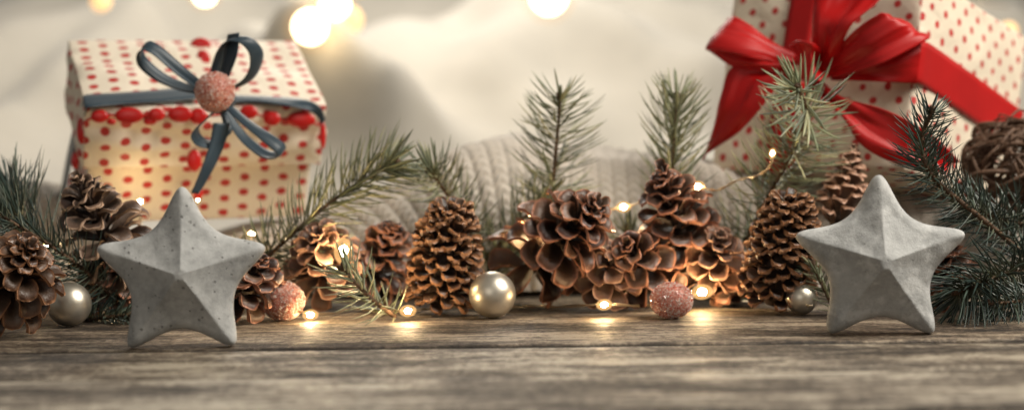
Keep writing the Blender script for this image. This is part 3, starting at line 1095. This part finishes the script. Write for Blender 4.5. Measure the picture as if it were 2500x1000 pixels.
# ------------------------------------------------------------------ fir branches
def fir_branch(pts, label, mat, nlen=.020, dens=5200, ang0=62, ang1=34, width=.00062, stem_r=(.0014, .0008), seed=0, flat=0.0, gap=0.0,
               bud=True, sides_up=None, droop=0.0, tuft=0, tipthin=0.0, side_twigs=()):
    rs = random.Random(seed)
    P = [Vector(p) for p in pts]
    root = empty('fir_branch', P[0], label, 'fir branch', 'fir sprigs tucked among the cones')
    O = P[0]
    stem = MB(); nd = MB()

    def one(P, nlen, r0, r1, budd):
        n = 40
        C = [Vector(c) for c in catmull(P, n)]
        tube(stem, C, [r0 + (r1 - r0) * i / (n - 1) for i in range(n)], 7)
        length = sum((C[i + 1] - C[i]).length for i in range(n - 1))
        count = int(length * dens * .39)
        if budd:
            t = (C[-1] - C[-2]).normalized()
            b = t.orthogonal().normalized(); c = t.cross(b)
            for q in range(4):
                o = b * rs.uniform(-.0012, .0012) + c * rs.uniform(-.0012, .0012)
                ellipsoid(stem, C[-1] + o + t * .001, b * .0012, c * .0012, (t + o * 180).normalized() * .0024, 8, 6)
        for i in range(count + tuft):
            t = gap + (1 - gap) * (i + rs.random()) / max(1, count)
            if i >= count: t = rs.uniform(.95, 1.0)
            t = min(t, .9999)
            x = t * (n - 1); k = min(int(x), n - 2); f = x - k
            p = C[k].lerp(C[k + 1], f)
            tg = (C[k + 1] - C[k]).normalized()
            b = tg.orthogonal().normalized(); c = tg.cross(b)
            az = i * 2.399963 + rs.uniform(-.5, .5)
            out = b * math.cos(az) + c * math.sin(az)
            if flat:
                vdir = fwd
                out = (out - vdir * out.dot(vdir) * flat)
                if out.length < .2: continue
                out.normalize()
            if sides_up is not None and out.dot(sides_up) < -.35: out = (out - sides_up * (2 * out.dot(sides_up))).normalized()
            a = math.radians(ang0 + 10 + (ang1 + 8 - ang0) * t ** 1.5 + rs.uniform(-9, 9))
            if i >= count: a = math.radians(rs.uniform(8, 75))
            d = tg * math.cos(a) + out * math.sin(a)
            ln = nlen * 1.12 * rs.uniform(.78, 1.08) * (1 - .38 * max(0, t - .75) / .25) * (.72 + .28 * min(1, t * 6))
            if rs.random() < .06 or (t > .62 and i < count and rs.random() < tipthin): continue
            curve = (tg * .75 + Vector((0, 0, -droop))) * rs.uniform(.15, .5) + Vector((rs.uniform(-.1, .1), rs.uniform(-.1, .1), rs.uniform(-.1, .1)))
            sd = d.cross(tg)
            sd = sd.normalized() if sd.length > 1e-6 else b
            nn = d.cross(sd)
            wv = width * 1.15 * rs.uniform(.8, 1.2)
            vs, at_ = [], []
            rv = rs.random()
            prof = [(0, .55), (.12, .95), (.5, 1.0), (.82, .8), (1.0, .12)]
            for (s, w) in prof:
                q = p + d * (ln * s) + curve * (ln * s * s)
                for (u, v) in ((1, 0), (0, .55), (-1, 0), (0, -.55)):
                    vs.append(q + sd * (u * w * wv) + nn * (v * w * wv))
                    at_.append((min(1, s * 2.2), rv * .9 + (.12 if v < 0 else 0), 0))
            fs = []
            for r in range(len(prof) - 1):
                for q in range(4):
                    fs.append((r * 4 + q, r * 4 + (q + 1) % 4, r * 4 + 4 + (q + 1) % 4, r * 4 + 4 + q))
            nd.add(vs, fs, at_)
    one(P, nlen, stem_r[0], stem_r[1], bud)
    for sp, sl in side_twigs:
        one([Vector(q) for q in sp], sl, stem_r[0] * .7, stem_r[1], True)
    stem.build('twig', M_bark, root, O)
    nd.build('needles', mat, root, O)


UPV = Vector((0, 0, 1))
fir_branch([at(130, 690, 1.02), at(70, 590, 1.03), at(40, 530, 1.03), at(15, 480, 1.04)], 'dark fir sprig fanning upward at the left edge',
           M_needle_dark, .031, 7000, 40, 24, .0006, seed=21, tuft=14)
fir_branch([at(330, 785, 1.03), at(240, 690, 1.01), at(140, 610, .995), at(-40, 500, .98)], 'dark fir branch sloping down behind the left silver ball',
           M_needle_dark, .019, 4600, 62, 45, .0006, seed=22)
fir_branch([at(180, 790, 1.02), at(250, 775, 1.01), at(325, 768, 1.0)], 'flat dark fir twig between left silver ball and pitted star',
           M_needle_dark, .014, 5200, 55, 35, .0006, seed=23)
fir_branch([at(560, 720, 1.06), at(640, 640, 1.05), at(740, 548, 1.045), at(840, 470, 1.05), at(920, 420, 1.05), at(965, 398, 1.05)],
           'long fir branch rising right from the pitted star to mid blanket', M_needle, .0235, 6400, 62, 30, .00064, seed=24, flat=.35, sides_up=None)
fir_branch([at(1185, 640, 1.10), at(1135, 545, 1.085), at(1085, 465, 1.07), at(1052, 420, 1.06)], 'short fir sprig leaning left above the dense left cone',
           M_needle, .0215, 5200, 66, 38, .00062, seed=25, flat=.3, tuft=10)
fir_branch([at(965, 772, 1.0), at(915, 735, .99), at(868, 690, .985), at(838, 655, .985)], 'little green fir tip lying on the table left of dense cone',
           M_needle_blue, .019, 4200, 64, 35, .00062, seed=26)
fir_branch([at(1330, 640, 1.10), at(1345, 500, 1.09), at(1358, 360, 1.085), at(1368, 238, 1.08)], 'tallest upright fir sprig standing before the knitted blanket centre',
           M_needle, .0255, 5000, 70, 46, .00066, seed=27, flat=.45, tuft=6)
fir_branch([at(1180, 640, 1.09), at(1230, 585, 1.085), at(1290, 520, 1.08), at(1345, 465, 1.08)], 'low fir sprig spreading left of the tallest upright sprig',
           M_needle, .020, 4600, 60, 34, .00062, seed=28, flat=.2)
fir_branch([at(1630, 600, 1.10), at(1640, 460, 1.09), at(1645, 345, 1.085), at(1652, 240, 1.08)], 'narrow upright fir sprig rising behind the tallest pine cone',
           M_needle_blue, .0240, 5000, 52, 24, .00066, seed=29, flat=.4, tuft=8)
fir_branch([at(1770, 720, 1.09), at(1800, 630, 1.08), at(1870, 490, 1.065), at(1930, 380, 1.055), at(1965, 300, 1.045), at(1970, 262, 1.03), at(1948, 215, 1.01)],
           'long fir branch with open rosette tip crossing the red bow', M_needle_blue, .0270, 7800, 70, 54, .00062, seed=30, flat=.45, tuft=16, tipthin=.62)
fir_branch([at(2520, 640, 1.00), at(2430, 560, .985), at(2340, 488, .975), at(2285, 440, .97), at(2262, 405, .965), at(2250, 340, .965), at(2275, 272, .96)],
           'dark fir branch with bare bud tip reaching over the rough star', M_needle_dark, .0180, 6200, 62, 42, .0005, seed=31,
           flat=.3, stem_r=(.0015, .0011), tuft=6)
fir_branch([at(2540, 560, 1.02), at(2470, 540, 1.01), at(2400, 520, 1.0), at(2345, 500, 1.0)], 'bushy dark fir twig under the vine ball',
           M_needle_dark, .021, 9000, 70, 40, .00055, seed=34)
fir_branch([at(2560, 660, 1.0), at(2470, 665, .98), at(2400, 690, .965), at(2340, 715, .955)], 'drooping dark fir branch low at the right edge',
           M_needle_dark, .026, 8500, 62, 35, .00055, seed=32, droop=.8)
fir_branch([at(2560, 720, .98), at(2490, 735, .965), at(2420, 740, .955)], 'lowest dark fir twig resting on the table at right edge',
           M_needle_dark, .017, 5200, 55, 30, .00055, seed=35)
fir_branch([at(2040, 760, 1.0), at(2010, 700, 1.0), at(1985, 650, 1.0)], 'tiny fir tip peeking out left of the rough star', M_needle_blue, .012, 4600, 55, 30, .0005, seed=33)


for pts, lab, sd in (
        ([at(1180, 720, 1.075), at(1215, 660, 1.075), at(1250, 610, 1.08)], 'shaded fir twig rising between dense left cone and large open cone', 51),
        ([at(1560, 690, 1.10), at(1545, 620, 1.10), at(1530, 560, 1.10)], 'fir twig tip between the large open cone and tallest pine cone', 52),
        ([at(690, 740, 1.09), at(740, 690, 1.09), at(800, 655, 1.095)], 'low fir twig in shade behind the pale pink glitter ball', 53),
        ([at(1830, 740, 1.09), at(1790, 680, 1.09), at(1750, 630, 1.09)], 'fir twig low in the gap left of the dense cone by the rough star', 54)):
    fir_branch(pts, lab, M_needle, .019, 5200, 60, 34, .00062, seed=sd, tuft=6)


# ------------------------------------------------------------------ balls
def silver_ball(px, py, rpx, label):
    b = on_table(px, py + rpx * .97)
    r = rpx / F * (b - CAM).dot(fwd)
    mb = MB(); ball(mb, b + Vector((0, 0, r)), r, 64, 40)
    o = mb.build('silver_ball', M_silver, origin=b)
    tag(o, label, 'bauble', 'silver balls on the table')


silver_ball(170, 743, 54, 'silver ball between the cut off cone and the pitted star')
silver_ball(1203, 720, 57, 'largest silver ball in front of the central pine cones')
silver_ball(1957, 730, 38, 'smallest silver ball beside the rough star')


def glitter_ball(px, py, rx, ry, label, seed, sugar=None):
    b = on_table(px, py + ry)
    r = rx / F * (b - CAM).dot(fwd)
    root = empty('glitter_ball', b, label, 'glitter ball', 'sugared glitter balls on the table')
    glitter_ball_parts(b + Vector((0, 0, r * ry / rx)), r, root, b, seed, ry / rx, sugar)


glitter_ball(692, 734, 53, 47, 'pale pink glitter ball lying right of the pitted star', 41, M_sugar_pink)
glitter_ball(1640, 732, 52, 44, 'red glitter ball lying below the tallest pine cone', 42)


# ------------------------------------------------------------------ vine ball
def build_vine_ball():
    c = at(2488, 425, 1.10); r = .0325
    mb = MB()
    rs = random.Random(5)
    for i in range(96):
        nrm = Vector((rs.gauss(0, 1), rs.gauss(0, 1), rs.gauss(0, 1))).normalized()
        a = nrm.orthogonal().normalized(); b = nrm.cross(a)
        rr = r * rs.uniform(.70, 1.04); off = nrm * (r * rs.uniform(-.5, .5))
        q = math.sqrt(max(.1, 1 - (off.length / r) ** 2))
        st = rs.uniform(0, 6.28); ext = rs.uniform(2.5, 5.8)
        pts = []
        for k in range(30):
            t = st + ext * k / 29
            w = 1 + .09 * math.sin(t * 3 + i) + .05 * math.sin(t * 7 + i * 2)
            pts.append(c + off * w + (a * math.cos(t) + b * math.sin(t)) * (rr * q * w))
        tube(mb, pts, rs.choice([.0005, .0006, .0008, .0010, .0015]), 6)
    o = mb.build('vine_ball', M_vine, origin=c - Vector((0, 0, r)))
    tag(o, 'brown woven vine ball at the right edge beside the red bow gift', 'vine ball')


build_vine_ball()


# ------------------------------------------------------------------ fairy lights
def build_lights():
    path = [(560, 610, 1.10), (612, 574, 1.10), (700, 640, 1.12), (838, 608, 1.018), (900, 640, 1.07), (1000, 640, 1.10), (1150, 600, 1.06), (1210, 574, 1.05), (1285, 550, 1.045), (1340, 530, 1.05),
            (1430, 515, 1.06), (1522, 506, 1.06), (1580, 488, 1.06), (1650, 470, 1.05), (1703, 455, 1.045), (1750, 464, 1.04), (1800, 440, 1.035), (1850, 428, 1.035), (1880, 405, 1.024), (1886, 376, 1.021)]
    low = [(330, 600, 1.09), (345, 530, 1.085), (320, 640, 1.08), (312, 705, 1.06), (420, 760, 1.04), (600, 715, .985), (640, 730, 1.02), (758, 764, 1.0), (870, 760, 1.05), (996, 757, .99), (1060, 752, 1.05), (1120, 745, 1.05), (1180, 750, 1.05), (1260, 752, 1.05),
           (1340, 750, 1.05), (1475, 742, 1.0), (1590, 745, 1.05), (1714, 716, 1.03), (1780, 750, 1.06), (1880, 752, 1.06), (1980, 745, .99)]
    root = empty('fairy_lights', at(758, 768, 1.0), 'thin champagne wire with warm lights winding through the pine cones', 'fairy lights')
    O = root.location
    mb = MB()
    for pp in (path, low):
        C = [Vector(c) for c in catmull([at(*p) for p in pp], 360)]
        for c in C: c.z = max(c.z, .0012)
        a, b = [], []
        for i, c in enumerate(C):
            t = (C[min(i + 1, 359)] - C[max(i - 1, 0)]).normalized()
            s = t.orthogonal().normalized(); u = t.cross(s)
            ph = i * .33
            o = (s * math.cos(ph) + u * math.sin(ph)) * .0004
            a.append(c + o); b.append(c - o)
        tube(mb, a, .0005, 5); tube(mb, b, .0005, 5)
    mb.build('wire', M_wire, root, O)
    bulbs = [(1886, 374, 1.020, .0019, .2, 1), (1703, 455, 1.044, .0028, 1, .1), (1522, 505, 1.058, .0028, 1, .1), (1284, 551, 1.044, .0030, 1, .2), (1311, 560, 1.04, .0022, .2, 1.3),
             (1475, 743, .998, .0028, 1, .1), (1714, 712, 1.022, .0038, 1, .1), (996, 758, .988, .0029, 1, .1), (758, 768, .998, .0028, 1, .1), (838, 612, 1.015, .0046, .1, 1),
             (614, 572, 1.115, .0024, 1, .1), (312, 702, 1.06, .0034, 1, .3), (342, 492, 1.122, .0020, 1, .3), (112, 602, 1.03, .0018, 1, .3), (483, 488, 1.085, .0009, 1, .3)]
    for (x, y, d, r, dx, dy) in bulbs:
        b = MB()
        c = at(x, y, d)
        c.z = max(c.z, r * .9 + .001)
        la = (right * dx + up * dy).normalized(); lb = la.cross(fwd).normalized()
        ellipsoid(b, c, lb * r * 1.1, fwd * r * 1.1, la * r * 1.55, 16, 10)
        bo = b.build('bulb', M_resin_halo, root, O)
        b = MB(); ellipsoid(b, c, lb * r * .5, fwd * r * .5, la * r * .62, 16, 10)
        b.build('led_chip', M_bulb, bo, O)
    # lights hanging far behind
    root = empty('globe_lights', at(760, 60, 1.75), 'out of focus warm globe lights hanging above the blurred white blanket', 'string lights')
    O = root.location
    far = [(757, 66, 1.72, .0155, M_bulb_big), (817, 12, 1.75, .0135, M_bulb_big), (1340, -8, 1.75, .0165, M_bulb_big), (500, -14, 1.75, .0105, M_bulb_big),
           (246, 4, 1.75, .0095, M_bulb_dim), (850, 50, 1.82, .014, M_bulb_dim), (2462, 76, 1.7, .0080, M_bulb_dim)]
    mb = MB()
    tube(mb, catmull([at(p[0], p[1] - 60, p[2]) for p in sorted(far)], 80), .0008, 5)
    mb.build('cable', M_wire, root, O)
    for (x, y, d, r, m) in far:
        b = MB(); ball(b, at(x, y, d), r, 24, 16)
        bo = b.build('globe_bulb', m, root, O)
        if m is M_bulb_big:
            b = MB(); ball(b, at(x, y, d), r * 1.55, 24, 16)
            b.build('halo_shell', M_halo_shell, bo, O)  # added shell, draws the orange halo round the globe


build_lights()
